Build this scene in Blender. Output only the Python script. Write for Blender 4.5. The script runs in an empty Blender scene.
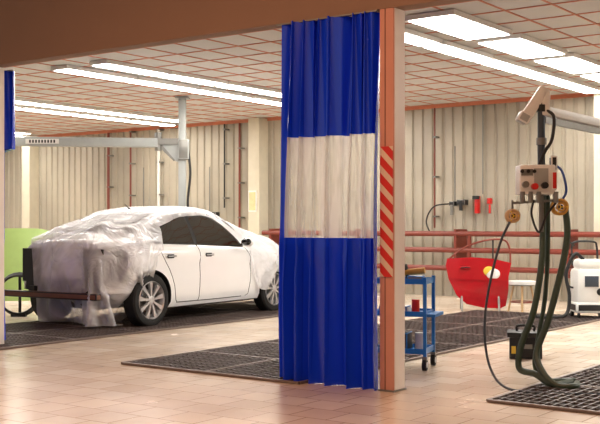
import bpy, bmesh, math, random
import numpy as np
from mathutils import Vector, Matrix
random.seed(4)
scene = bpy.context.scene
try:
    scene.view_settings.view_transform = 'Standard'
    scene.view_settings.look = 'None'
except Exception as e:
    print(e)

# ------------------------------------------------------------------ materials
def srgb(r, g, b):
    def f(c):
        c = c / 255.0
        return c / 12.92 if c <= 0.04045 else ((c + 0.055) / 1.055) ** 2.4
    return (f(r), f(g), f(b), 1.0)

def mat(name, rgb, rough=0.5, metal=0.0, var=0.12, scale=6.0, bump=0.0, coat=0.0, emit=None, es=0.0):
    m = bpy.data.materials.new(name)
    m.use_nodes = True
    nt = m.node_tree
    p = nt.nodes['Principled BSDF']
    c = srgb(*rgb)
    p.inputs['Roughness'].default_value = rough
    p.inputs['Metallic'].default_value = metal
    p.inputs['Coat Weight'].default_value = coat
    tc = nt.nodes.new('ShaderNodeTexCoord')
    nz = nt.nodes.new('ShaderNodeTexNoise')
    nz.inputs['Scale'].default_value = scale
    nz.inputs['Detail'].default_value = 5
    nt.links.new(tc.outputs['Object'], nz.inputs['Vector'])
    mx = nt.nodes.new('ShaderNodeMix'); mx.data_type = 'RGBA'
    mx.inputs['A'].default_value = tuple(x * (1 - var) for x in c[:3]) + (1,)
    mx.inputs['B'].default_value = tuple(min(1, x * (1 + var)) for x in c[:3]) + (1,)
    nt.links.new(nz.outputs['Fac'], mx.inputs['Factor'])
    nt.links.new(mx.outputs['Result'], p.inputs['Base Color'])
    if bump:
        b = nt.nodes.new('ShaderNodeBump'); b.inputs['Strength'].default_value = bump
        nt.links.new(nz.outputs['Fac'], b.inputs['Height'])
        nt.links.new(b.outputs['Normal'], p.inputs['Normal'])
    if emit:
        p.inputs['Emission Color'].default_value = srgb(*emit)
        p.inputs['Emission Strength'].default_value = es
    return m

M_white = mat('white_paint', (242, 243, 243), 0.14, coat=1.0, var=0.02)
M_black = mat('black_plastic_and_shade', (22, 22, 22), 0.5)  # also colours the painted shade of the open tail-light holes
M_rubber = mat('rubber', (20, 20, 20), 0.75)
M_glass = mat('dark_glass', (14, 18, 18), 0.06, coat=1.0)
M_alloy = mat('alloy', (205, 205, 208), 0.3, 0.7)
M_steel = mat('steel', (130, 128, 122), 0.4, 0.6)
M_boomgrey = mat('boom_grey_paint', (160, 163, 160), 0.45)
M_offwhite = mat('offwhite_paint', (228, 227, 222), 0.4)
M_cream = mat('cream_paint', (208, 200, 178), 0.6)
M_brownpipe = mat('redbrown_pipe_paint', (122, 52, 38), 0.45)
M_red = mat('red_body_paint', (176, 20, 30), 0.2, coat=0.8, var=0.3, scale=5)
M_redp = mat('red_plastic', (200, 30, 25), 0.4)
M_yellow = mat('yellow_plastic', (225, 190, 60), 0.5)
M_orange = mat('orange_hose', (200, 150, 60), 0.5)
M_blue = mat('blue_cart_paint', (30, 112, 180), 0.4)
M_green = mat('green_primer', (175, 205, 120), 0.5)
M_hose = mat('hose_green_black', (56, 74, 60), 0.45, var=0.25, scale=40)
M_darkhose = mat('hose_slate', (56, 66, 76), 0.4)
M_rust = mat('rust_primer', (118, 78, 58), 0.6, var=0.3)
M_wood = mat('beige_wood', (200, 165, 120), 0.6)

# ------------------------------------------------------------------ mesh builder
def catmull(pts, n=8):
    pts = [Vector(p) for p in pts]
    if len(pts) < 3: return pts
    P = [pts[0] * 2 - pts[1]] + pts + [pts[-1] * 2 - pts[-2]]
    out = []
    for i in range(1, len(P) - 2):
        p0, p1, p2, p3 = P[i-1], P[i], P[i+1], P[i+2]
        for k in range(n):
            t = k / n
            out.append(0.5 * ((2*p1) + (-p0+p2)*t + (2*p0-5*p1+4*p2-p3)*t*t + (-p0+3*p1-3*p2+p3)*t**3))
    out.append(pts[-1])
    return out

class B:
    def __init__(s):
        s.bm = bmesh.new(); s.mats = []
    def mi(s, m):
        if m not in s.mats: s.mats.append(m)
        return s.mats.index(m)
    def _fin(s, verts, m):
        i = s.mi(m)
        for v in verts:
            for f in v.link_faces: f.material_index = i
    def box(s, c, size, m, rot=(0, 0, 0), bev=0.0, seg=2):
        from mathutils import Euler
        M = Matrix.Translation(c) @ Euler(rot).to_matrix().to_4x4() @ Matrix.Diagonal((size[0], size[1], size[2], 1))
        r = bmesh.ops.create_cube(s.bm, size=1, matrix=M)
        s._fin(r['verts'], m)
        if bev:
            es = list({e for v in r['verts'] for e in v.link_edges})
            bmesh.ops.bevel(s.bm, geom=es, offset=bev, segments=seg, affect='EDGES', profile=0.5)
    def bx(s, x0, x1, y0, y1, z0, z1, m, bev=0.0):
        s.box(((x0+x1)/2, (y0+y1)/2, (z0+z1)/2), (abs(x1-x0), abs(y1-y0), abs(z1-z0)), m, bev=bev)
    def cyl(s, p1, p2, r, m, r2=None, seg=16):
        p1, p2 = Vector(p1), Vector(p2); d = p2 - p1
        M = Matrix.Translation((p1+p2)/2) @ d.to_track_quat('Z', 'Y').to_matrix().to_4x4()
        q = bmesh.ops.create_cone(s.bm, cap_ends=True, segments=seg, radius1=r, radius2=r if r2 is None else r2, depth=d.length, matrix=M)
        s._fin(q['verts'], m)
    def beam(s, p1, p2, w, h, m, bev=0.0):
        p1, p2 = Vector(p1), Vector(p2); d = p2 - p1
        M = Matrix.Translation((p1+p2)/2) @ d.to_track_quat('Z', 'Y').to_matrix().to_4x4() @ Matrix.Diagonal((w, h, d.length, 1))
        r = bmesh.ops.create_cube(s.bm, size=1, matrix=M)
        s._fin(r['verts'], m)
        if bev:
            es = list({e for v in r['verts'] for e in v.link_edges})
            bmesh.ops.bevel(s.bm, geom=es, offset=bev, segments=2, affect='EDGES', profile=0.5)
    def sph(s, c, sc, m, seg=20):
        M = Matrix.Translation(c) @ Matrix.Diagonal((sc[0], sc[1], sc[2], 1))
        q = bmesh.ops.create_uvsphere(s.bm, u_segments=seg, v_segments=seg//2, radius=1, matrix=M)
        s._fin(q['verts'], m)
    def tube(s, pts, r, m, n=8, seg=10, closed=False, smooth=True):
        P = catmull(pts, n) if smooth else [Vector(p) for p in pts]
        i = s.mi(m); rings = []
        t = (P[1]-P[0]).normalized()
        nrm = t.orthogonal().normalized()
        for k, p in enumerate(P):
            a = P[max(k-1, 0)]; b = P[min(k+1, len(P)-1)]
            t = (b-a).normalized()
            nrm = (nrm - t*nrm.dot(t)).normalized()
            bi = t.cross(nrm)
            rings.append([s.bm.verts.new(p + (nrm*math.cos(2*math.pi*j/seg) + bi*math.sin(2*math.pi*j/seg))*r) for j in range(seg)])
        for k in range(len(rings)-1):
            for j in range(seg):
                f = s.bm.faces.new((rings[k][j], rings[k][(j+1) % seg], rings[k+1][(j+1) % seg], rings[k+1][j]))
                f.material_index = i
        for R in (rings[0], rings[-1]):
            f = s.bm.faces.new(R); f.material_index = i
    def torus(s, c, R, r, m, axis='Y', seg=24, seg2=8):
        i = s.mi(m); rings = []
        for k in range(seg):
            a = 2*math.pi*k/seg; ring = []
            for j in range(seg2):
                b = 2*math.pi*j/seg2
                u = (R + r*math.cos(b))*math.cos(a); v = (R + r*math.cos(b))*math.sin(a); w = r*math.sin(b)
                p = {'Y': (u, w, v), 'X': (w, u, v), 'Z': (u, v, w)}[axis]
                ring.append(s.bm.verts.new(Vector(c)+Vector(p)))
            rings.append(ring)
        for k in range(seg):
            for j in range(seg2):
                f = s.bm.faces.new((rings[k][j], rings[(k+1) % seg][j], rings[(k+1) % seg][(j+1) % seg2], rings[k][(j+1) % seg2]))
                f.material_index = i
    def lathe(s, prof, m, c=(0, 0, 0), axis='X', seg=40):
        rings = []
        for (a, r) in prof:
            ring = []
            for k in range(seg):
                t = 2*math.pi*k/seg
                u, v = r*math.cos(t), r*math.sin(t)
                p = {'X': (a, u, v), 'Y': (u, a, v), 'Z': (u, v, a)}[axis]
                ring.append(s.bm.verts.new(Vector(c)+Vector(p)))
            rings.append(ring)
        i = s.mi(m)
        for q in range(len(rings)-1):
            for k in range(seg):
                f = s.bm.faces.new((rings[q][k], rings[q][(k+1) % seg], rings[q+1][(k+1) % seg], rings[q+1][k]))
                f.material_index = i
    def prism(s, pts2, y0, y1, m):
        a = [s.bm.verts.new((x, y0, z)) for x, z in pts2]
        b = [s.bm.verts.new((x, y1, z)) for x, z in pts2]
        i = s.mi(m); n = len(a)
        fs = [s.bm.faces.new(a), s.bm.faces.new(b[::-1])]
        for k in range(n):
            fs.append(s.bm.faces.new((a[k], b[k], b[(k+1) % n], a[(k+1) % n])))
        for f in fs: f.material_index = i
    def quadgrid(s, G, m):
        V = [[s.bm.verts.new(p) for p in row] for row in G]
        i = s.mi(m)
        for a in range(len(V)-1):
            for b in range(len(V[0])-1):
                f = s.bm.faces.new((V[a][b], V[a][b+1], V[a+1][b+1], V[a+1][b])); f.material_index = i
    def build(s, name, loc=(0, 0, 0), rotz=0.0, smooth=True, parent=None, recalc=True):
        if recalc: bmesh.ops.recalc_face_normals(s.bm, faces=s.bm.faces[:])
        me = bpy.data.meshes.new(name); s.bm.to_mesh(me); s.bm.free()
        for m in s.mats: me.materials.append(m)
        if smooth:
            me.polygons.foreach_set('use_smooth', [True]*len(me.polygons))
            me.set_sharp_from_angle(angle=math.radians(35))
        ob = bpy.data.objects.new(name, me)
        scene.collection.objects.link(ob)
        ob.location = loc; ob.rotation_euler = (0, 0, rotz)
        if parent: ob.parent = parent
        return ob

YAW = math.radians(36.2)

# ------------------------------------------------------------------ camera
cd = bpy.data.cameras.new('camera'); cam = bpy.data.objects.new('camera', cd)
scene.collection.objects.link(cam)
cam.location = (0, 0, 1.25); cam.rotation_euler = (math.radians(90), 0, YAW)
cd.sensor_width = 36; cd.lens = 61.5; cd.shift_y = 13/600.0
cd.clip_end = 200
scene.camera = cam

# ------------------------------------------------------------------ floor
def tile_material():
    m = bpy.data.materials.new('beige_floor_tiles'); m.use_nodes = True
    nt = m.node_tree; p = nt.nodes['Principled BSDF']
    tc = nt.nodes.new('ShaderNodeTexCoord')
    br = nt.nodes.new('ShaderNodeTexBrick')
    br.offset = 0.5
    br.inputs['Scale'].default_value = 1.0
    br.inputs['Brick Width'].default_value = 0.3
    br.inputs['Row Height'].default_value = 0.3
    br.inputs['Mortar Size'].default_value = 0.005
    br.inputs['Mortar Smooth'].default_value = 0.2
    br.inputs['Color1'].default_value = srgb(228, 212, 192)
    br.inputs['Color2'].default_value = srgb(212, 192, 170)
    br.inputs['Mortar'].default_value = srgb(156, 132, 110)
    nt.links.new(tc.outputs['Object'], br.inputs['Vector'])
    nz = nt.nodes.new('ShaderNodeTexNoise'); nz.inputs['Scale'].default_value = 1.3; nz.inputs['Detail'].default_value = 8
    nt.links.new(tc.outputs['Object'], nz.inputs['Vector'])
    rp = nt.nodes.new('ShaderNodeMapRange'); rp.inputs['From Min'].default_value = 0.3; rp.inputs['From Max'].default_value = 0.7
    rp.inputs['To Min'].default_value = 0.86; rp.inputs['To Max'].default_value = 1.0
    nt.links.new(nz.outputs['Fac'], rp.inputs['Value'])
    mx = nt.nodes.new('ShaderNodeMix'); mx.data_type = 'RGBA'; mx.blend_type = 'MULTIPLY'; mx.inputs['Factor'].default_value = 1
    nt.links.new(br.outputs['Color'], mx.inputs['A']); nt.links.new(rp.outputs['Result'], mx.inputs['B'])
    nt.links.new(mx.outputs['Result'], p.inputs['Base Color'])
    r2 = nt.nodes.new('ShaderNodeMapRange'); r2.inputs['To Min'].default_value = 0.12; r2.inputs['To Max'].default_value = 0.34
    nt.links.new(nz.outputs['Fac'], r2.inputs['Value']); nt.links.new(r2.outputs['Result'], p.inputs['Roughness'])
    b = nt.nodes.new('ShaderNodeBump'); b.inputs['Strength'].default_value = 0.25; b.inputs['Distance'].default_value = 0.01
    b.invert = True
    nt.links.new(br.outputs['Fac'], b.inputs['Height']); nt.links.new(b.outputs['Normal'], p.inputs['Normal'])
    return m
XL, XR, YB, HC = -22.0, 3.0, 16.1, 3.38
b = B(); b.bx(XL, XR, -3, YB+0.2, -0.2, 0, tile_material()); b.build('floor', smooth=False)

M_pit_shade = mat('pit_shade', (22, 20, 20), 0.6)
M_grate = mat('grate_steel', (96, 84, 80), 0.45, 0.3, var=0.3, scale=3)
M_frame = mat('grate_frame', (128, 114, 106), 0.5, 0.3)
def grate(x0, x1, y0, y1):
    b = B()
    b.bx(x0, x1, y0, y1, 0.0, 0.004, M_pit_shade)  # dark slab paints the pit's shade; the floor is not cut
    n = int(round((x1-x0)/0.065))
    for i in range(n+1):
        xx = x0 + (x1-x0)*i/n
        b.bx(xx-0.005, xx+0.005, y0, y1, 0.004, 0.020, M_grate)
    n = int(round((y1-y0)/0.13))
    for i in range(n+1):
        yy = y0 + (y1-y0)*i/n
        b.bx(x0, x1, yy-0.006, yy+0.006, 0.004, 0.018, M_grate)
    for yy in np.arange(y0, y1+.01, (y1-y0)/7):
        b.bx(x0, x1, yy-0.015, yy+0.015, 0.004, 0.021, M_frame)
    for xx in (x0, (x0+x1)/2, x1):
        b.bx(xx-0.015, xx+0.015, y0, y1, 0.004, 0.022, M_frame)
    return b.build('floor_grate', smooth=False)
grate(-6.72, -4.75, 6.48, 13.5)
grate(-10.5, -8.47, 6.48, 13.5)
grate(-3.2, -1.3, 6.62, 13.5)

# ------------------------------------------------------------------ back wall (ribbed cladding)
def clad_material():
    m = bpy.data.materials.new('ribbed_cladding'); m.use_nodes = True
    nt = m.node_tree; p = nt.nodes['Principled BSDF']
    tc = nt.nodes.new('ShaderNodeTexCoord')
    nz = nt.nodes.new('ShaderNodeTexNoise'); nz.inputs['Scale'].default_value = 0.8; nz.inputs['Detail'].default_value = 6
    nt.links.new(tc.outputs['Object'], nz.inputs['Vector'])
    cr = nt.nodes.new('ShaderNodeValToRGB')
    cr.color_ramp.elements[0].color = srgb(154, 146, 130); cr.color_ramp.elements[0].position = 0.3
    cr.color_ramp.elements[1].color = srgb(184, 175, 156); cr.color_ramp.elements[1].position = 0.7
    nt.links.new(nz.outputs['Fac'], cr.inputs['Fac'])
    nt.links.new(cr.outputs['Color'], p.inputs['Base Color'])
    p.inputs['Roughness'].default_value = 0.45
    return m
M_clad = clad_material()
def clad(name, x0, x1, y, depth=0.03, period=0.2):
    b = B(); i = b.mi(M_clad); prof = []
    x = x0
    while x < x1:
        prof += [(x, 0), (x+period*0.60, 0), (x+period*0.70, depth), (x+period*0.9, depth)]
        x += period
    prof.append((x, 0))
    lo = [b.bm.verts.new((px, y+d, 0)) for px, d in prof]
    hi = [b.bm.verts.new((px, y+d, HC+0.15)) for px, d in prof]
    for k in range(len(lo)-1):
        f = b.bm.faces.new((lo[k], lo[k+1], hi[k+1], hi[k])); f.material_index = i
    b.bx(x0, x1+0.3, y+depth+0.01, y+depth+0.15, 0, HC+0.2, M_clad)
    return b.build(name, smooth=False)
clad('wall_back', XL, XR, YB)
M_wallp = mat('wall_paint', (180, 174, 160), 0.7)
b = B(); b.bx(XL-0.15, XL, 6.6, YB+.2, 0, HC+.2, M_wallp); b.build('wall_left', smooth=False)
b = B(); b.bx(XR, XR+.15, -3, YB+.2, 0, 4.3, M_wallp); b.build('wall_right', smooth=False)

# ------------------------------------------------------------------ ceiling
M_ceil = mat('ceiling_panel', (204, 202, 198), 0.75, var=0.08, scale=0.7)
M_tbar = mat('ceiling_orange_tbar', (196, 118, 86), 0.5)
b = B(); b.bx(XL, XR, 6.75, YB+.2, HC, HC+0.1, M_ceil); b.build('ceiling', smooth=False)
b = B()
x = XL
while x < XR:
    b.bx(x-0.011, x+0.011, 6.8, YB-.05, HC-0.008, HC, M_tbar); x += 0.49
y = 7.0
while y < YB-.1:
    b.bx(XL, XR, y-0.012, y+0.012, HC-0.008, HC, M_tbar); y += 0.6
b.build('trim_ceiling', smooth=False)
b = B(); b.bx(XL, XR, YB-0.04, YB, HC-0.06, HC-0.002, M_tbar); b.build('trim_back', smooth=False)

# light fixtures
M_tube = mat('fluorescent_diffuser', (255, 253, 250), 0.5, emit=(255, 250, 243), es=25)
def strip(xc, w, y0, y1, nseg, gap=0.05):
    b = B(); L = (y1-y0)/nseg
    for i in range(nseg):
        a = y0 + i*L + gap; c = y0 + (i+1)*L - gap
        b.bx(xc-w/2-0.03, xc+w/2+0.03, a-0.03, c+0.03, HC-0.06, HC-0.009, M_offwhite)
        b.bx(xc-w/2, xc+w/2, a, c, HC-0.066, HC-0.06, M_tube)
    return b.build('ceiling_light', smooth=False)
for xa, xb in ((-5.75, -5.0), (-10.65, -9.9), (-14.8, -14.05), (-19.5, -18.8), (-0.9, -0.15)):
    strip(xa, 0.26, 9.1, 15.7, 5)
    if xb == -5.0: strip(xb, 0.5, 8.9, 15.2, 4, 0.14)
    else: strip(xb, 0.26, 9.1, 15.2, 5)

# ------------------------------------------------------------------ opening: lintel + posts
M_fascia = mat('fascia_brown', (144, 114, 94), 0.7, var=0.04)
b = B(); b.bx(XL, XR, 6.6, 6.75, 2.88, 4.3, M_fascia); b.build('wall_front', smooth=False)
M_post_f = mat('post_salmon', (208, 146, 126), 0.5, var=0.05)
M_post_s = mat('post_pale', (248, 242, 238), 0.5, var=0.03)
def hazard_material():
    m = bpy.data.materials.new('hazard_stripes'); m.use_nodes = True
    nt = m.node_tree; p = nt.nodes['Principled BSDF']
    tc = nt.nodes.new('ShaderNodeTexCoord'); sp = nt.nodes.new('ShaderNodeSeparateXYZ')
    nt.links.new(tc.outputs['Object'], sp.inputs[0])
    a = nt.nodes.new('ShaderNodeMath'); a.operation = 'ADD'
    nt.links.new(sp.outputs['Z'], a.inputs[0]); nt.links.new(sp.outputs['X'], a.inputs[1])
    d = nt.nodes.new('ShaderNodeMath'); d.operation = 'DIVIDE'; d.inputs[1].default_value = 0.135
    nt.links.new(a.outputs[0], d.inputs[0])
    f = nt.nodes.new('ShaderNodeMath'); f.operation = 'FRACT'
    ad = nt.nodes.new('ShaderNodeMath'); ad.operation = 'ADD'; ad.inputs[1].default_value = 100.0
    nt.links.new(d.outputs[0], ad.inputs[0]); nt.links.new(ad.outputs[0], f.inputs[0])
    g = nt.nodes.new('ShaderNodeMath'); g.operation = 'GREATER_THAN'; g.inputs[1].default_value = 0.45
    nt.links.new(f.outputs[0], g.inputs[0])
    mx = nt.nodes.new('ShaderNodeMix'); mx.data_type = 'RGBA'
    mx.inputs['A'].default_value = srgb(222, 196, 172); mx.inputs['B'].default_value = srgb(205, 38, 28)
    nt.links.new(g.outputs[0], mx.inputs['Factor']); nt.links.new(mx.outputs['Result'], p.inputs['Base Color'])
    p.inputs['Roughness'].default_value = 0.5
    return m
M_haz = hazard_material()
def post(x0, x1):
    b = B()
    b.bx(x0, x1-0.004, 6.6, 6.615, 0, 2.878, M_post_f, bev=0.003)
    b.bx(x0+0.004, x1, 6.615, 6.76, 0, 2.878, M_post_s)
    b.bx(x0+0.045, x0+0.052, 6.597, 6.6, 0, 2.878, M_rust)
    b.bx(x0-0.005, x1+0.008, 6.585, 6.77, 0, 0.012, M_steel)
    b.bx(x0+0.01, x1-0.006, 6.590, 6.597, 0.86, 1.84, M_haz)
    return b.build('opening_post', smooth=False)
post(-4.085, -3.96)
post(-8.90, -8.745)

M_cc = mat('corridor_ceiling_paint', (170, 150, 135), 0.8)
b = B(); b.bx(XL, XR, -3, 6.6, 4.3, 4.4, M_cc); b.build('ceiling_corridor', smooth=False)

# ------------------------------------------------------------------ curtains
def curtain_mats():
    m = mat('blue_vinyl', (20, 66, 228), 0.26, var=0.06, scale=2, coat=0.35)
    w = bpy.data.materials.new('clear_vinyl_window'); w.use_nodes = True
    nt = w.node_tree; p = nt.nodes['Principled BSDF']
    p.inputs['Base Color'].default_value = srgb(240, 241, 240); p.inputs['Roughness'].default_value = 0.08
    p.inputs['Coat Weight'].default_value = 1.0
    tr = nt.nodes.new('ShaderNodeBsdfTransparent'); tr.inputs['Color'].default_value = (0.95, 0.96, 0.95, 1)
    tl = nt.nodes.new('ShaderNodeBsdfTranslucent'); tl.inputs['Color'].default_value = srgb(240, 240, 238)
    m1 = nt.nodes.new('ShaderNodeMixShader'); m1.inputs[0].default_value = 0.45
    nt.links.new(p.outputs[0], m1.inputs[1]); nt.links.new(tl.outputs[0], m1.inputs[2])
    m2 = nt.nodes.new('ShaderNodeMixShader')
    tc = nt.nodes.new('ShaderNodeTexCoord'); nz = nt.nodes.new('ShaderNodeTexNoise'); nz.inputs['Scale'].default_value = 2.4
    nz.inputs['Detail'].default_value = 3
    mp = nt.nodes.new('ShaderNodeMapping'); mp.inputs['Scale'].default_value = (5, 5, 0.5)
    nt.links.new(tc.outputs['Object'], mp.inputs[0]); nt.links.new(mp.outputs[0], nz.inputs['Vector'])
    rg = nt.nodes.new('ShaderNodeMapRange'); rg.inputs['From Min'].default_value = 0.38; rg.inputs['From Max'].default_value = 0.62
    rg.inputs['To Min'].default_value = 0.25; rg.inputs['To Max'].default_value = 0.78
    nt.links.new(nz.outputs['Fac'], rg.inputs['Value']); nt.links.new(rg.outputs['Result'], m2.inputs[0])
    nt.links.new(m1.outputs[0], m2.inputs[1]); nt.links.new(tr.outputs[0], m2.inputs[2])
    nt.links.new(m2.outputs[0], nt.nodes['Material Output'].inputs['Surface'])
    return m, w
M_cb, M_cw = curtain_mats()
def curtain(xl_f, xr_f, yc, folds, seed, z0=0.003, z1=2.87, zw0=1.15, zw1=1.955):
    rnd = random.Random(seed)
    b = B(); ib = b.mi(M_cb); iw = b.mi(M_cw)
    NU, NV = 300, 90
    warp = [rnd.uniform(-1, 1) for _ in range(6)]
    V = []
    for j in range(NV+1):
        z = z0 + (z1-z0)*j/NV; row = []
        h = (z-z0)/(z1-z0)
        for i in range(NU+1):
            u = i/NU
            uu = u + 0.034*math.sin(2*math.pi*(u*1.6+warp[0])) + 0.018*math.sin(2*math.pi*(u*3.3+warp[1])+h*1.5) + 0.014*math.sin(h*4+warp[3])
            ph = 2*math.pi*folds*uu
            amp = 0.085*(0.78+0.42*math.sin(2*math.pi*(u*2.2+warp[2])+h*0.8))*(1.0 - 0.2*h)
            yy = yc + amp*math.sin(ph) + 0.024*math.sin(2*ph+1+h*2.5) + 0.006*math.sin(ph*3.1+h*7)
            yy += 0.012*math.sin(u*60+h*14)*math.exp(-((h-0.37)/0.05)**2)
            xx = xl_f(h)*(1-u) + xr_f(h)*u + 0.022*math.sin(2*ph+0.5)*min(1, 8*u, 8*(1-u))
            row.append(b.bm.verts.new((xx, yy, z)))
        V.append(row)
    for j in range(NV):
        z = z0 + (z1-z0)*(j+.5)/NV
        for i in range(NU):
            u = (i+.5)/NU
            f = b.bm.faces.new((V[j][i], V[j][i+1], V[j+1][i+1], V[j+1][i]))
            f.material_index = iw if (zw0 < z < zw1 and 0.055 < u < 0.95) else ib
    b.bx(xl_f(1)-0.05, xr_f(1), yc-0.015, yc+0.015, z1-0.005, z1+0.006, M_steel)
    return b.build('vinyl_curtain', recalc=False)
curtain(lambda h: -5.06+0.05*h, lambda h: -4.092-0.01*h, 6.60, 6.5, 3)
curtain(lambda h: -9.7, lambda h: -8.765 if h > 0.7 else -8.95, 6.88, 6.5, 9, z0=0.024)

# ------------------------------------------------------------------ wall columns / pipes / details
def column(xc):
    b = B()
    b.bx(xc-0.14, xc+0.14, 15.8, 16.095, 0, HC-0.015, M_cream, bev=0.01)
    b.bx(xc-0.2, xc-0.16, 15.98, 16.095, 0, HC-0.015, M_cream)
    b.build('wall_column', smooth=False)
for xc in (-12.7, -5.68, -19.65, 1.3): column(xc)

b = B()
for z in (1.1, 0.82, 0.51):
    b.cyl((-12.4, 15.72, z), (2.5, 15.72, z), 0.045, M_brownpipe)
for xx in np.arange(-12.2, 2.5, 2.0):
    b.bx(xx-0.02, xx+0.02, 15.68, 16.09, 0.4, 1.18, M_brownpipe)
b.cyl((-7.95, 15.72, 0.51), (-7.95, 15.72, 1.1), 0.035, M_brownpipe)
b.build('heating_pipes')

def vpipe(x, z0, z1, r, m):
    b = B(); b.cyl((x, 15.97, z0), (x, 15.97, z1), r, m)
    for z in np.arange(z0+0.2, z1, 0.7): b.bx(x-r-0.015, x+r+0.015, 15.95, 16.095, z-0.015, z+0.015, M_steel)
    b.build('conduit_pipe')
HP = HC-0.07
vpipe(-13.2, 1.2, HP, 0.022, M_brownpipe)
vpipe(-13.6, 1.6, HP, 0.016, M_black)
vpipe(-15.45, 1.0, HP, 0.03, M_offwhite)
vpipe(-16.3, 1.0, HP, 0.02, M_brownpipe)
vpipe(-8.75, 1.2, HP, 0.015, M_brownpipe)
vpipe(-5.35, 0.5, HP, 0.03, M_brownpipe)
vpipe(-17.0, 0.5, HP, 0.03, M_brownpipe)

M_sign = mat('notice_paper', (215, 200, 150), 0.6, var=0.2, scale=20)
b = B(); b.box((-12.72, 15.79, 1.72), (0.2, 0.015, 0.42), M_offwhite); b.box((-12.72, 15.78, 1.72), (0.16, 0.006, 0.36), M_sign)
b.build('notice_board', smooth=False)

def air_drop(x, z, name='air_regulator'):
    b = B()
    b.cyl((x, 15.97, z), (x, 15.97, z+1.0), 0.012, M_steel)
    b.box((x, 15.96, z), (0.1, 0.25, 0.08), M_black, bev=0.01)
    b.cyl((x, 15.85, z-0.02), (x, 15.85, z-0.2), 0.03, M_steel)
    b.box((x+0.15, 15.96, z+0.02), (0.16, 0.14, 0.1), M_black, bev=0.01)
    b.cyl((x+0.15, 15.9, z+0.05), (x+0.15, 15.9, z-0.12), 0.03, M_black)
    b.tube([(x-0.05, 15.9, z), (x-0.35, 15.85, z-0.05), (x-0.5, 15.85, z-0.3), (x-0.4, 15.85, z-0.55)], 0.013, M_black)
    b.build(name)
air_drop(-8.35, 1.62)
air_drop(-14.0, 1.45)
air_drop(-15.9, 1.5)
b = B()
b.box((-7.95, 16.03, 1.6), (0.07, 0.1, 0.3), M_redp, bev=0.01); b.box((-7.95, 15.97, 1.72), (0.12, 0.04, 0.06), M_black)
b.box((-7.72, 16.03, 1.66), (0.06, 0.1, 0.1), M_redp, bev=0.01); b.cyl((-7.72, 16.03, 1.6), (-7.72, 16.03, 1.45), 0.02, M_redp)
b.cyl((-7.85, 16.03, 1.78), (-7.85, 16.03, HP), 0.012, M_steel)
b.build('fire_alarm_call_point')

# ------------------------------------------------------------------ CAR
def smooth_curve(pts, win=0.14):
    ys = np.arange(-1.2, 4.2, 0.01)
    a = np.array(pts); v = np.interp(ys, a[:, 0], a[:, 1])
    k = int(win/0.01) | 1
    ker = np.hanning(k+2)[1:-1]; ker /= ker.sum()
    vp = np.pad(v, k//2, mode='edge')
    v2 = np.convolve(vp, ker, 'valid')
    return lambda y: float(np.interp(y, ys, v2))
top = smooth_curve([(-0.7, 1.0), (-0.58, 1.07), (-0.3, 1.11), (-0.12, 1.14), (0.2, 1.30), (0.55, 1.43), (0.9, 1.475), (1.25, 1.485), (1.55, 1.45), (1.75, 1.37), (2.3, 1.07), (2.9, .99), (3.25, .89), (3.5, .74), (3.62, .6)], .22)
belt = smooth_curve([(-0.7, .93), (-0.3, 1.01), (0, 1.01), (1, .975), (2, .935), (2.3, .92), (2.9, .87), (3.3, .77), (3.5, .64), (3.62, .52)], .3)
wid = smooth_curve([(-0.64, .66), (-0.52, .76), (-0.34, .845), (-0.05, .885), (0.4, .905), (2.2, .905), (2.8, .89), (3.1, .84), (3.35, .72), (3.5, .58), (3.62, .45)], 0.12)
wrr = smooth_curve([(-0.64, .56), (-0.36, .7), (-0.15, .7), (0.3, .62), (0.8, .59), (1.3, .59), (1.6, .61), (2.3, .72), (2.8, .68), (3.4, .5), (3.62, .36)])
zbt = smooth_curve([(-0.64, .44), (-0.4, .34), (0.3, .19), (2.4, .19), (3.2, .2), (3.62, .27)])
YR = -0.62
def section(y):
    w, bl, t, wr, zb = wid(y), belt(y), top(y), wrr(y), zbt(y)
    fl = 0.022*(math.exp(-((y)/.36)**4) + math.exp(-((y-2.7)/.36)**4))
    P = [(0, zb), (w-.14, zb), (w-.07, zb+.03), (w-.035+fl, zb+.1), (w-.018+fl, .45), (w-.012+fl, .60), (w-.022+fl*.7, bl-.22), (w-.006, bl-.14), (w-.02, bl-.07), (w-.055, bl-.015), (w-.085, bl+.006)]
    ax, az = w-.085, bl+.006; rx, rz = wr+.02, max(t-.075, bl+.012)
    for k in (0.25, .5, .75, 1): P.append((ax+(rx-ax)*k + 0.014*math.sin(math.pi*k), az+(rz-az)*k))
    P += [(wr-.02, t-.04), (wr-.09, t-.018), (wr*.5, t-.004), (0, t)]
    return P
def side_x(y, z):
    P = section(y)[2:15]
    zs = [p[1] for p in P]; xs = [p[0] for p in P]
    return float(np.interp(z, zs, xs))

carM = Matrix.Translation((-9.745, 8.98, 0)) @ Matrix.Rotation(math.radians(3.8), 4, 'Z')
car = bpy.data.objects.new('car', None); scene.collection.objects.link(car)
car.matrix_world = carM
b = B(); ip = b.mi(M_white); ik = b.mi(M_black)
ys = list(np.arange(YR, 3.621, 0.04))
rows = []
for y in ys:
    P = section(y)
    ring = [(x, y, z) for x, z in P] + [(-x, y, z) for x, z in P[-2:0:-1]]
    rows.append([b.bm.verts.new(q) for q in ring])
n = len(rows[0])
for i in range(len(rows)-1):
    for j in range(n):
        f = b.bm.faces.new((rows[i][j], rows[i][(j+1) % n], rows[i+1][(j+1) % n], rows[i+1][j]))
        f.material_index = ik if (j < 1 or j >= n-1) else ip
b.bm.faces.new(rows[0]).material_index = ip; b.bm.faces.new(rows[-1]).material_index = ip
body = b.build('body', parent=car)
def cutter(yc, sx):
    c = B(); c.mi(M_white); c.mi(M_black)
    c.cyl((sx*0.5, yc, 0.325), (sx*1.2, yc, 0.325), 0.378, M_black, seg=48)
    return c.build('cut', parent=car)
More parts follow.
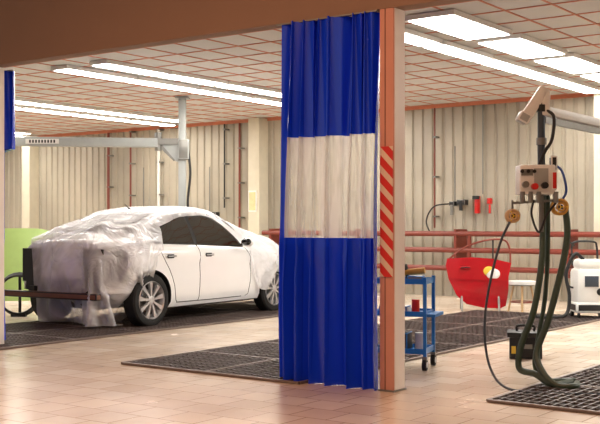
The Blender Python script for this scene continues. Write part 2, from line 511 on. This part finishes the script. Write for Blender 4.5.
cuts = [cutter(0, 1), cutter(0, -1), cutter(2.7, 1), cutter(2.7, -1)]
for c in cuts:
    m = body.modifiers.new('b', 'BOOLEAN'); m.object = c; m.operation = 'DIFFERENCE'; m.solver = 'EXACT'
bpy.context.view_layer.update()
dg = bpy.context.evaluated_depsgraph_get()
me = bpy.data.meshes.new_from_object(body.evaluated_get(dg))
body.modifiers.clear(); body.data = me
for c in cuts: bpy.data.objects.remove(c)
me.polygons.foreach_set('use_smooth', [True]*len(me.polygons)); me.set_sharp_from_angle(angle=math.radians(32))

# wheels
def wheel(name, y, sx):
    b = B(); xo = sx*0.892
    def X(a): return a*sx
    b.lathe([(X(-.19), .22), (X(-.2), .26), (X(-.195), .30), (X(-.17), .328), (X(-.02), .328), (X(0.0), .308), (X(.006), .27), (X(-.004), .236), (X(-.03), .23)], M_rubber)
    b.lathe([(X(-.004), .236), (X(.004), .229), (X(-.012), .216), (X(-.07), .208), (X(-.15), .2)], M_alloy)
    b.lathe([(X(-.1), .0005), (X(-.1), .205)], M_black)
    b.lathe([(X(-.09), .0005), (X(-.088), .13), (X(-.095), .131)], M_steel)
    for k in range(9):
        a = 2*math.pi*k/9 + .2
        ta = Vector((0, -math.sin(a), math.cos(a))); ra = Vector((0, math.cos(a), math.sin(a)))
        ring = []
        for (rr, hw, xx) in ((.04, .014, -.008), (.12, .015, -.006), (.218, .028, -.008)):
            ring.append([ra*rr+ta*hw+Vector((X(xx), 0, 0)), ra*rr-ta*hw+Vector((X(xx), 0, 0)), ra*rr-ta*hw+Vector((X(xx-.03), 0, 0)), ra*rr+ta*hw+Vector((X(xx-.03), 0, 0))])
        V = [[b.bm.verts.new(q) for q in r] for r in ring]; im = b.mi(M_alloy)
        for q in range(2):
            for j in range(4):
                b.bm.faces.new((V[q][j], V[q][(j+1) % 4], V[q+1][(j+1) % 4], V[q+1][j])).material_index = im
    b.lathe([(X(-.05), .055), (X(-.008), .052), (X(0), .035), (X(0), .0005)], M_alloy)
    b.build(name, loc=(xo, y, .329), parent=car)
for nm, y, s in (('wheel_rr', 0, 1), ('wheel_rl', 0, -1), ('wheel_fr', 2.7, 1), ('wheel_fl', 2.7, -1)): wheel(nm, y, s)

def poly_strip(b, poly, m, off, sx=1, ny=24, nz=6):
    y0 = min(p[0] for p in poly)+1e-4; y1 = max(p[0] for p in poly)-1e-4; G = []
    for i in range(ny+1):
        y = y0+(y1-y0)*i/ny; zs = []
        for k in range(len(poly)):
            (a, c), (d, e) = poly[k], poly[(k+1) % len(poly)]
            if (a-y)*(d-y) <= 0 and abs(a-d) > 1e-9: zs.append(c+(e-c)*(y-a)/(d-a))
        lo, hi = min(zs), max(zs)
        G.append([(sx*(side_x(y, lo+(hi-lo)*j/nz)+off), y, lo+(hi-lo)*j/nz) for j in range(nz+1)])
    b.quadgrid(G, m)
b = B()
fw = [(.99, 1.005), (1.95, .96), (1.86, 1.08), (1.66, 1.24), (1.48, 1.33), (1.34, 1.362), (.99, 1.38)]
rw = [(.92, 1.01), (.92, 1.38), (.6, 1.35), (.3, 1.235), (.14, 1.14), (.12, 1.04), (.18, 1.03)]
for sx in (1, -1):
    big = [(.09, 1.018), (1.0, .99), (2.01, .945), (1.9, 1.08), (1.68, 1.255), (1.5, 1.35), (1.34, 1.38), (.9, 1.398), (.58, 1.368), (.25, 1.235), (.08, 1.12)]
    poly_strip(b, big, M_black, 0.003, sx)
    poly_strip(b, fw, M_glass, 0.006, sx); poly_strip(b, rw, M_glass, 0.006, sx)
for (ya, yb_) in ((1.68, 2.24), (-.06, .44)):
    G = []
    for i in range(13):
        y = ya+(yb_-ya)*i/12; wr = wrr(y)-.05
        G.append([(wr*k/6, y, top(y)-0.018*abs(k/6)**2*1.0+0.006) for k in range(-6, 7)])
    b.quadgrid(G, M_glass)
b.build('glazing', parent=car)

b = B()
def line(pts, r=0.0035, m=M_black):
    for sx in (1, -1):
        P = []
        for k in range(len(pts)-1):
            for t in np.linspace(0, 1, 8, endpoint=False):
                y = pts[k][0]+(pts[k+1][0]-pts[k][0])*t; z = pts[k][1]+(pts[k+1][1]-pts[k][1])*t
                P.append((sx*(side_x(y, z)-0.0005), y, z))
        b.tube(P, r, m, smooth=False, seg=6)
line([(.955, 1.0), (.95, .6), (.95, .32), (.93, .27)], .005)
line([(2.02, .94), (2.08, .8), (2.09, .5), (2.05, .3), (1.98, .27)], .005)
line([(.16, 1.02), (.2, .88), (.33, .7), (.43, .5), (.48, .3), (.52, .27)], .005)
line([(.5, .275), (1.2, .27), (2.0, .272)], .006)
for sx in (1, -1):
    for y in (.35, 1.13):
        x = side_x(y, .86)
        b.box((sx*(x+.02), y, .86), (.022, .17, .024), M_white, bev=.008)
        b.box((sx*(x+.003), y, .86), (.012, .12, .05), M_black, bev=.004)
    b.sph((sx*1.0, 1.86, 1.02), (.1, .055, .065), M_white); b.sph((sx*1.0, 1.835, 1.02), (.085, .04, .053), M_glass)
    b.beam((sx*.86, 1.88, .97), (sx*.95, 1.87, 1.0), .04, .03, M_black)
    G = []
    for z in np.linspace(.55, .97, 8):
        row = []
        for y in np.linspace(YR+.004, -.36, 10): row.append((sx*(side_x(y, z)+.004), y, z))
        G.append(row)
    b.quadgrid(G, M_black)  # black overlay on the body, painted shade of an open tail-light cavity
    b.bx(sx*.36, sx*.68, YR-.012, YR, .55, .96, M_black)  # rear-facing half of that painted cavity shade
    b.box((sx*.3, 3.6, .5), (.3, .06, .12), M_glass, bev=.02)
b.bx(-.62, .62, YR-.01, YR, .45, .60, M_black)
b.bx(-.95, .7, YR-.15, YR-.06, .36, .44, M_rust, bev=.015)
for x in (-.45, .45): b.bx(x-.05, x+.05, YR-.08, YR+.05, .4, .5, M_black)
b.cyl((.1, -.48, .33), (.55, -.48, .33), .1, M_steel)
b.cyl((-.7, .0, .31), (.7, .0, .31), .05, M_black)
b.cyl((-.7, 2.7, .31), (.7, 2.7, .31), .05, M_black)
b.bx(-.6, .6, -.5, .5, .24, .42, M_black, bev=.05)
b.build('trim_parts', parent=car)
b = B(); b.cyl((0, .62, 1.44), (0, .5, 1.52), .012, M_black, r2=.004); b.build('antenna', parent=car)

# ------------------------------------------------------------------ plastic sheet (cloth sim, baked to mesh)
def film_material():
    w = bpy.data.materials.new('masking_film'); w.use_nodes = True
    nt = w.node_tree; p = nt.nodes['Principled BSDF']
    p.inputs['Base Color'].default_value = srgb(250, 250, 252); p.inputs['Roughness'].default_value = 0.15
    p.inputs['Specular IOR Level'].default_value = 0.9
    tr = nt.nodes.new('ShaderNodeBsdfTransparent')
    tl = nt.nodes.new('ShaderNodeBsdfTranslucent'); tl.inputs['Color'].default_value = srgb(250, 250, 252)
    m1 = nt.nodes.new('ShaderNodeMixShader'); m1.inputs[0].default_value = 0.25
    nt.links.new(p.outputs[0], m1.inputs[1]); nt.links.new(tl.outputs[0], m1.inputs[2])
    m2 = nt.nodes.new('ShaderNodeMixShader')
    tc = nt.nodes.new('ShaderNodeTexCoord'); nz = nt.nodes.new('ShaderNodeTexNoise'); nz.inputs['Scale'].default_value = 1.8; nz.inputs['Detail'].default_value = 3
    nz.inputs['Distortion'].default_value = 1.5
    nt.links.new(tc.outputs['Object'], nz.inputs['Vector'])
    rg = nt.nodes.new('ShaderNodeMapRange'); rg.inputs['From Min'].default_value = 0.35; rg.inputs['From Max'].default_value = 0.65
    rg.inputs['To Min'].default_value = 0.22; rg.inputs['To Max'].default_value = 0.6
    nt.links.new(nz.outputs['Fac'], rg.inputs['Value']); nt.links.new(rg.outputs['Result'], m2.inputs[0])
    vo = nt.nodes.new('ShaderNodeTexVoronoi'); vo.feature = 'DISTANCE_TO_EDGE'; vo.inputs['Scale'].default_value = 3.2
    mp = nt.nodes.new('ShaderNodeMapping'); mp.inputs['Scale'].default_value = (1, 1, .4); mp.inputs['Rotation'].default_value = (.5, .3, 0)
    ad = nt.nodes.new('ShaderNodeVectorMath'); ad.operation = 'ADD'
    nt.links.new(tc.outputs['Object'], mp.inputs[0]); nt.links.new(mp.outputs[0], ad.inputs[0]); nt.links.new(nz.outputs['Color'], ad.inputs[1])
    nt.links.new(ad.outputs[0], vo.inputs['Vector'])
    bp = nt.nodes.new('ShaderNodeBump'); bp.inputs['Strength'].default_value = 0.7; bp.inputs['Distance'].default_value = 0.05
    nt.links.new(vo.outputs['Distance'], bp.inputs['Height'])
    nt.links.new(bp.outputs['Normal'], p.inputs['Normal']); nt.links.new(bp.outputs['Normal'], tl.inputs['Normal'])
    nt.links.new(m1.outputs[0], m2.inputs[1]); nt.links.new(tr.outputs[0], m2.inputs[2])
    nt.links.new(m2.outputs[0], nt.nodes['Material Output'].inputs['Surface'])
    return w
M_film = film_material()
import time
t0 = time.time()
sheet = B(); NY, NX = 155, 76
G = []
for j in range(NY+1):
    y = -1.75 + 5.8*j/NY
    xr = float(np.interp(y, [-1.75, -.6, -.25, .0, .3, .8, 1.75, 2.15, 4.2], [1.35, 1.8, 1.7, 1.2, .72, .64, .64, 1.45, 1.5]))
    xl = float(np.interp(y, [-1.75, -.6, 0, .8, 4.2], [-.30, -.42, -.9, -1.2, -1.2]))
    row = []
    for i in range(NX+1):
        u = i/NX; x = xl*(1-u) + xr*u
        row.append(carM @ Vector((x, y + 0.04*math.sin(x*9), 1.56 + 0.04*math.sin(y*8+x*5))))
    G.append(row)
sheet.quadgrid(G, M_film)
sh = sheet.build('plastic_sheet')
# temporary supports so the film settles with loose air pockets (deleted again right after the bake)
tmp = B()
for (x, y, z, r) in ((.35, -.3, 1.14, .13), (-.2, -.45, 1.08, .13), (.62, -.15, 1.1, .12), (.15, .1, 1.27, .1), (.84, -.3, .8, .12), (.9, -.05, .95, .09), (.55, -.62, .8, .13), (.05, -.62, .85, .12), (.3, 2.5, 1.05, .1), (.7, 2.7, .95, .1)):
    tmp.sph(carM @ Vector((x, y, z)), (r, r, r), M_black, seg=12)
tmpo = tmp.build('tmp_support')
try:
    for o in (body, tmpo):
        o.modifiers.new('col', 'COLLISION')
        o.collision.thickness_outer = 0.015; o.collision.cloth_friction = 14
    cm = sh.modifiers.new('cloth', 'CLOTH'); cs = cm.settings
    cs.quality = 6; cs.mass = 0.10; cs.tension_stiffness = 16; cs.compression_stiffness = 16; cs.shear_stiffness = 8
    cs.bending_stiffness = 0.12; cs.air_damping = 1.2
    cs.shrink_min = -0.11; cs.shrink_max = -0.11
    cm.collision_settings.collision_quality = 3; cm.collision_settings.distance_min = 0.012
    cm.collision_settings.use_self_collision = False
    cm.point_cache.frame_start = 1; cm.point_cache.frame_end = 60
    for f in range(1, 46): scene.frame_set(f)
    dg = bpy.context.evaluated_depsgraph_get()
    me = bpy.data.meshes.new_from_object(sh.evaluated_get(dg))
    sh.modifiers.clear(); sh.data = me
    body.modifiers.clear()
    scene.frame_set(1)
    zs = [v.co.z for v in me.vertices]
    print('cloth', min(zs), max(zs), time.time()-t0)
except Exception as e:
    print('cloth failed', e)
bpy.data.objects.remove(tmpo)
for v in sh.data.vertices:
    if v.co.z < 0.05: v.co.z = 0.05
sh.data.polygons.foreach_set('use_smooth', [True]*len(sh.data.polygons))

# ------------------------------------------------------------------ lift post + boom (behind car)
b = B()
b.bx(-.06, .06, -.06, .06, 0.012, HC-0.02, M_boomgrey, bev=.01)
b.bx(-.18, .18, -.18, .18, 0, .02, M_steel)
b.bx(-.11, .11, -.11, .11, HC-.04, HC-0.015, M_boomgrey)
b.bx(-.45, -.02, -.06, .06, 2.58, 2.68, M_steel)
b.beam((-.38, 0, 2.62), (-.1, 0, 2.35), .03, .12, M_steel)
b.prism([(-.42, 2.68), (-.05, 2.68), (.02, 2.3), (-.1, 2.3)], -.03, .03, M_boomgrey)
b.box((0.03, -.02, 2.5), (.18, .2, .34), M_steel, bev=.02)
b.cyl((-.4, 0, 2.48), (-.4, 0, 2.78), .06, M_steel)
b.beam((-.4, 0, 2.61), (-3.3, 0, 2.64), .16, .15, M_boomgrey, bev=.008)
b.box((-2.3, -.09, 2.63), (.55, .004, .08), M_offwhite)
for k in range(9): b.box((-2.5+.05*k, -.0932, 2.63), (.028, .002, .05), M_black)
b.tube([(.1, -.05, 2.5), (.14, -.08, 2.1), (.1, -.1, 1.6), (.16, -.1, 1.2)], .02, M_black)
b.build('boom_crane', loc=(-11.6, 12.55, 0), rotz=YAW)

# ------------------------------------------------------------------ green car hood leaning on a stand (left)
b = B()
G = []
for i in range(13):
    v = i/12; row = []
    for j in range(17):
        u = j/16-.5
        row.append((u*(1.25-.15*v), .35*v + .1*(u*2)**2 + .12*v*v, .12+1.08*v - .08*(u*2)**4*v))
    G.append(row)
b.quadgrid(G, M_green)
G2 = [[(p[0], p[1]+.02, p[2]) for p in r] for r in G]
b.quadgrid(G2, M_green)
for sx in (-.4, .4):
    b.cyl((sx, .5, 0), (sx, .42, .95), .018, M_black); b.cyl((sx, 0, .13), (sx, .55, .02), .018, M_black)
    b.cyl((sx, 0, 0), (sx, 0, .2), .018, M_black)
b.cyl((-.4, .48, .5), (.4, .48, .5), .018, M_black)
b.build('car_hood_panel', loc=(-12.4, 9.8, 0), rotz=YAW+.2)
b = B()
for k in range(4): b.torus((0, .03*k, .3), .26+.01*k, .016, M_black)
b.bx(-.1, .1, 0, .1, 0, .05, M_black); b.cyl((0, .1, 0), (0, .1, .6), .02, M_black)
b.build('coiled_hose', loc=(-11.35, 9.0, 0), rotz=YAW)

# ------------------------------------------------------------------ blue tool cart
b = B(); W, D = .46, .36
for x in (-W/2, W/2):
    for y in (-D/2, D/2):
        b.bx(x-.014, x+.014, y-.014, y+.014, .1, .80, M_blue)
        b.cyl((x-.018, y, .05), (x+.018, y, .05), .05, M_rubber); b.cyl((x-.02, y, .05), (x+.02, y, .05), .025, M_alloy)
        b.bx(x-.02, x+.02, y-.02, y+.02, .09, .12, M_steel)
for z in (.14, .46, .74):
    b.bx(-W/2, W/2, -D/2, D/2, z, z+.012, M_blue)
    for y in (-D/2, D/2): b.bx(-W/2, W/2, y-.006, y+.006, z, z+.045, M_blue)
    for x in (-W/2, W/2): b.bx(x-.006, x+.006, -D/2, D/2, z, z+.045, M_blue)
b.bx(.1, W/2+.09, -D/2, D/2, .46, .485, M_blue)
b.bx(-.12, .06, -.12, .1, .152, .31, M_black, bev=.01)
b.bx(-.08, -.05, -.125, -.12, .17, .26, M_yellow)
b.cyl((-.1, -.05, .75), (-.1, -.05, .86), .03, M_steel); b.cyl((-.02, -.08, .75), (-.02, -.08, .88), .025, M_black)
b.cyl((.0, .05, .83), (.18, .05, .85), .028, M_orange); b.cyl((.04, .05, .76), (.0, .05, .9), .02, M_black)
b.bx(.06, .2, -.13, -.02, .752, .81, M_steel, bev=.01)
b.bx(-.2, .05, -.1, .1, .472, .54, M_offwhite, bev=.01); b.cyl((.12, -.05, .485), (.12, -.05, .6), .035, M_redp)
b.cyl((.14, .06, .152), (.14, .06, .3), .05, M_offwhite)
b.build('tool_cart', loc=(-4.60, 7.83, 0.0), rotz=0.3)

# ------------------------------------------------------------------ energy boom with hoses (right)
b = B(); u = 8/1025
def Q(px, py, y=0.0): return ((px-540)*u, y, 1.25+(225-py)*u)
wy = Vector((.5906, .807, 0))
b.beam(Vector((.03, 0, 2.14)), Vector((.03, 0, 2.14)) + wy*8.0, .075, .07, M_offwhite, bev=.01)
b.beam(Vector((.03, 0, 2.07)), Vector((.03, 0, 2.07)) + wy*8.0, .03, .05, M_steel)
b.beam(Q(522, 122), Q(545, 88), .07, .085, M_offwhite, bev=.015)
b.beam(Q(545, 90), Q(545, 116), .07, .07, M_offwhite, bev=.015)
b.box(Q(523, 118), (.09, .12, .08), M_boomgrey, rot=(0, .5, 0), bev=.012)
b.cyl(Q(541, 97), Q(541, 165), .03, M_darkhose)
b.cyl(Q(541, 105), Q(541, 112), .042, M_black); b.cyl(Q(541, 138), Q(541, 145), .042, M_steel)
b.tube([Q(545, 110, -.02), Q(552, 118, -.05), Q(550, 140, -.05), Q(543, 152, -.05), Q(538, 165, -.03)], .013, M_black)
b.box(Q(535, 180), (.28, .18, .23), M_offwhite, bev=.015)
b.box(Q(538, 178, -.092), (.12, .012, .15), M_boomgrey, bev=.005)
b.box(Q(551, 181, -.095), (.045, .02, .14), M_redp, bev=.008)
b.box(Q(524, 173, -.095), (.1, .012, .06), M_steel, bev=.004)
for px, py in ((519, 172), (525, 172), (531, 172)): b.cyl(Q(px, py, -.1), Q(px, py, -.115), .014, M_black)
for px, py, m in ((522, 185, M_steel), (531, 187, M_redp), (541, 186, M_black)): b.cyl(Q(px, py, -.09), Q(px, py, -.14), .025, m)
for px in (520, 528, 536, 553): b.cyl(Q(px, 192, -.08), Q(px, 203, -.08), .02, M_steel)
b.box(Q(553, 164), (.05, .07, .12), M_black, bev=.01)
b.tube([Q(555, 165, 0), Q(562, 172, 0), Q(566, 190, 0), Q(562, 200, 0)], .01, mat('blue_airline', (40, 70, 150), .4))
b.cyl(Q(541, 193), Q(541, 232), .02, M_steel)
b.beam(Q(513, 203), Q(561, 200), .02, .02, M_steel)
for (px, py, m, R) in ((512, 216, M_wood, .045), (559, 207, M_orange, .055)):
    for k in range(4): b.torus(Q(px, py, -.04+.022*k), R, .011, m)
    b.torus(Q(px, py, -.05), R*.55, .008, m)
    b.cyl(Q(px, py, -.05), Q(px, py, .05), .018, M_black)
    for k in range(3):
        a = k*2.1; b.beam(Q(px, py, -.05), Vector(Q(px, py, -.05))+Vector((math.cos(a)*R, 0, math.sin(a)*R)), .008, .008, M_yellow)
    b.cyl(Q(px, 200, 0), Q(px, py, 0), .008, M_steel)
b.tube([Q(543, 195, .02), Q(543, 225, .02), Q(541, 260, -.02), Q(533, 310, -.02), Q(521, 345, .0), Q(519, 368, .0), (-.06, -.1, .1), (.04, -.18, .035), (.16, -.1, .03), (.24, .0, .03)], .026, M_hose)
b.tube([Q(565, 208, .0), Q(567, 235, .0), Q(561, 270, .0), Q(548, 320, .0), Q(536, 352, -.02), (-.01, -.12, .12), (.07, -.22, .035), (.2, -.25, .03), (.26, -.1, .03)], .026, M_hose)
b.tube([Q(549, 195, .05), Q(549, 250, .05), Q(546, 300, .05), Q(540, 340, .08), (-.02, .1, .14), (.06, .1, .03), (.3, .1, .025)], .018, M_hose)
b.tube([Q(508, 222, -.05), Q(498, 245, -.05), Q(487, 290, -.05), Q(482, 330, -.1), (-.42, -.15, .16), (-.33, -.3, .03), (-.1, -.45, .015), (.3, -.5, .015), (.9, -.3, .015)], .010, M_darkhose)
b.tube([Q(531, 200, -.08), Q(529, 215, -.08), Q(537, 232, -.05), Q(545, 215, -.05), Q(553, 203, -.08)], .009, M_black)
b.build('energy_boom', loc=(-3.21, 7.56, 0), rotz=YAW)

# ------------------------------------------------------------------ black crate on floor
b = B()
b.bx(-.15, .15, -.12, .12, 0.003, .24, M_black, bev=.01)
b.bx(-.17, .17, -.14, .14, .2, .25, M_black, bev=.01)
b.bx(-.06, .06, -.15, -.12, .1, .14, M_steel); b.bx(-.13, -.09, -.1245, -.12, .05, .12, M_yellow)
b.tube([(-.08, 0, .25), (-.07, 0, .3), (.07, 0, .3), (.08, 0, .25)], .012, M_black)
b.build('tool_case', loc=(-3.99, 9.05, 0), rotz=YAW-.2)

# ------------------------------------------------------------------ red car door on stand
b = B()
dp = [(-.48, .66), (-.44, .46), (-.32, .22), (-.18, .1), (.05, .05), (.30, .04), (.38, .08), (.42, .3), (.42, .5), (.46, .7), (.2, .76), (-.1, .78), (-.46, .76)]
b.prism(dp, -.05, .05, M_red)
b.prism([(-.42, .46), (.40, .44), (.41, .47), (-.43, .5)], -.062, -.05, M_red)
b.prism([(-.2, .2), (.34, .16), (.35, .19), (-.24, .24)], -.058, -.05, M_red)
b.tube([(-.45, 0, .74), (-.3, 0, .86), (-.12, 0, .96), (.12, 0, 1.03), (.36, 0, 1.03), (.44, 0, .9), (.45, 0, .7)], .014, M_brownpipe)
b.tube([(.2, 0, .74), (.2, 0, 1.03)], .012, M_black, smooth=False)
b.sph((.14, -.05, .58), (.08, .010, .07), M_yellow); b.sph((.2, -.052, .54), (.1, .012, .08), M_offwhite)
b.box((-.2, -.07, .63), (.15, .03, .03), M_black, bev=.008)
for x in (-.25, .28):
    b.cyl((x, -.15, 0.0), (x, .0, .28), .016, M_steel); b.cyl((x, .3, 0.0), (x, .02, .7), .016, M_steel)
b.cyl((-.25, .17, .35), (.28, .17, .35), .014, M_steel)
b.build('car_door', loc=(-6.72, 13.6, 0), rotz=YAW-.12)

# ------------------------------------------------------------------ stool
b = B()
b.cyl((0, 0, .40), (0, 0, .45), .19, M_offwhite, seg=28); b.cyl((0, 0, .385), (0, 0, .40), .17, M_steel, seg=28)
for k in range(4):
    a = k*math.pi/2+.4
    b.cyl((.12*math.cos(a), .12*math.sin(a), .39), (.2*math.cos(a), .2*math.sin(a), 0), .014, M_wood)
b.torus((0, 0, .15), .165, .009, M_brownpipe, axis='Z')
b.build('stool', loc=(-6.1, 13.72, 0))

# ------------------------------------------------------------------ dust extractor
b = B()
b.box((0, 0, .42), (.42, .4, .5), M_offwhite, bev=.06); b.box((0, 0, .15), (.46, .46, .14), M_black, bev=.03)
b.box((0, 0, .72), (.36, .34, .14), M_offwhite, bev=.05)
b.box((-.02, -.205, .5), (.2, .02, .16), M_darkhose, bev=.008); b.cyl((.1, -.2, .36), (.1, -.235, .36), .05, M_black)
for x in (-.2, .2):
    b.cyl((x-.02, .14, .1), (x+.02, .14, .1), .1, M_rubber); b.cyl((x-.022, .14, .1), (x+.022, .14, .1), .05, M_alloy)
    b.cyl((x*.9-.012, -.17, .04), (x*.9+.012, -.17, .04), .04, M_rubber)
b.tube([(-.17, .18, .7), (-.17, .22, .95), (-.12, .2, 1.02), (.12, .2, 1.02), (.17, .22, .95), (.17, .18, .7)], .014, M_black)
b.tube([(-.1, -.1, .79), (-.22, -.12, .86), (-.33, -.1, .6), (-.3, -.15, .3), (-.36, -.2, .06), (-.6, -.3, .03), (-.8, -.1, .03)], .024, M_black)
b.tube([(-.17, .1, .97), (-.28, .0, 1.0), (-.36, -.05, .7), (-.28, 0, .45), (-.2, .0, .4)], .012, M_black)
b.build('dust_extractor', loc=(-5.02, 13.45, 0), rotz=YAW)

# ------------------------------------------------------------------ lights / world
def area(name, loc, sx, sy, power, col, rot=(0, 0, 0)):
    l = bpy.data.lights.new(name, 'AREA'); l.shape = 'RECTANGLE'; l.size = sx; l.size_y = sy
    l.energy = power; l.color = col
    o = bpy.data.objects.new(name, l); scene.collection.objects.link(o); o.location = loc; o.rotation_euler = rot
area('corridor_lamp', (-3.8, 3.6, 4.25), 7, 0.4, 190, (1.0, 0.52, 0.28))
w = bpy.data.worlds.new('world'); scene.world = w; w.use_nodes = True
bg = w.node_tree.nodes['Background']; bg.inputs['Color'].default_value = (1, 0.95, 0.9, 1); bg.inputs['Strength'].default_value = 0.4
print('done')
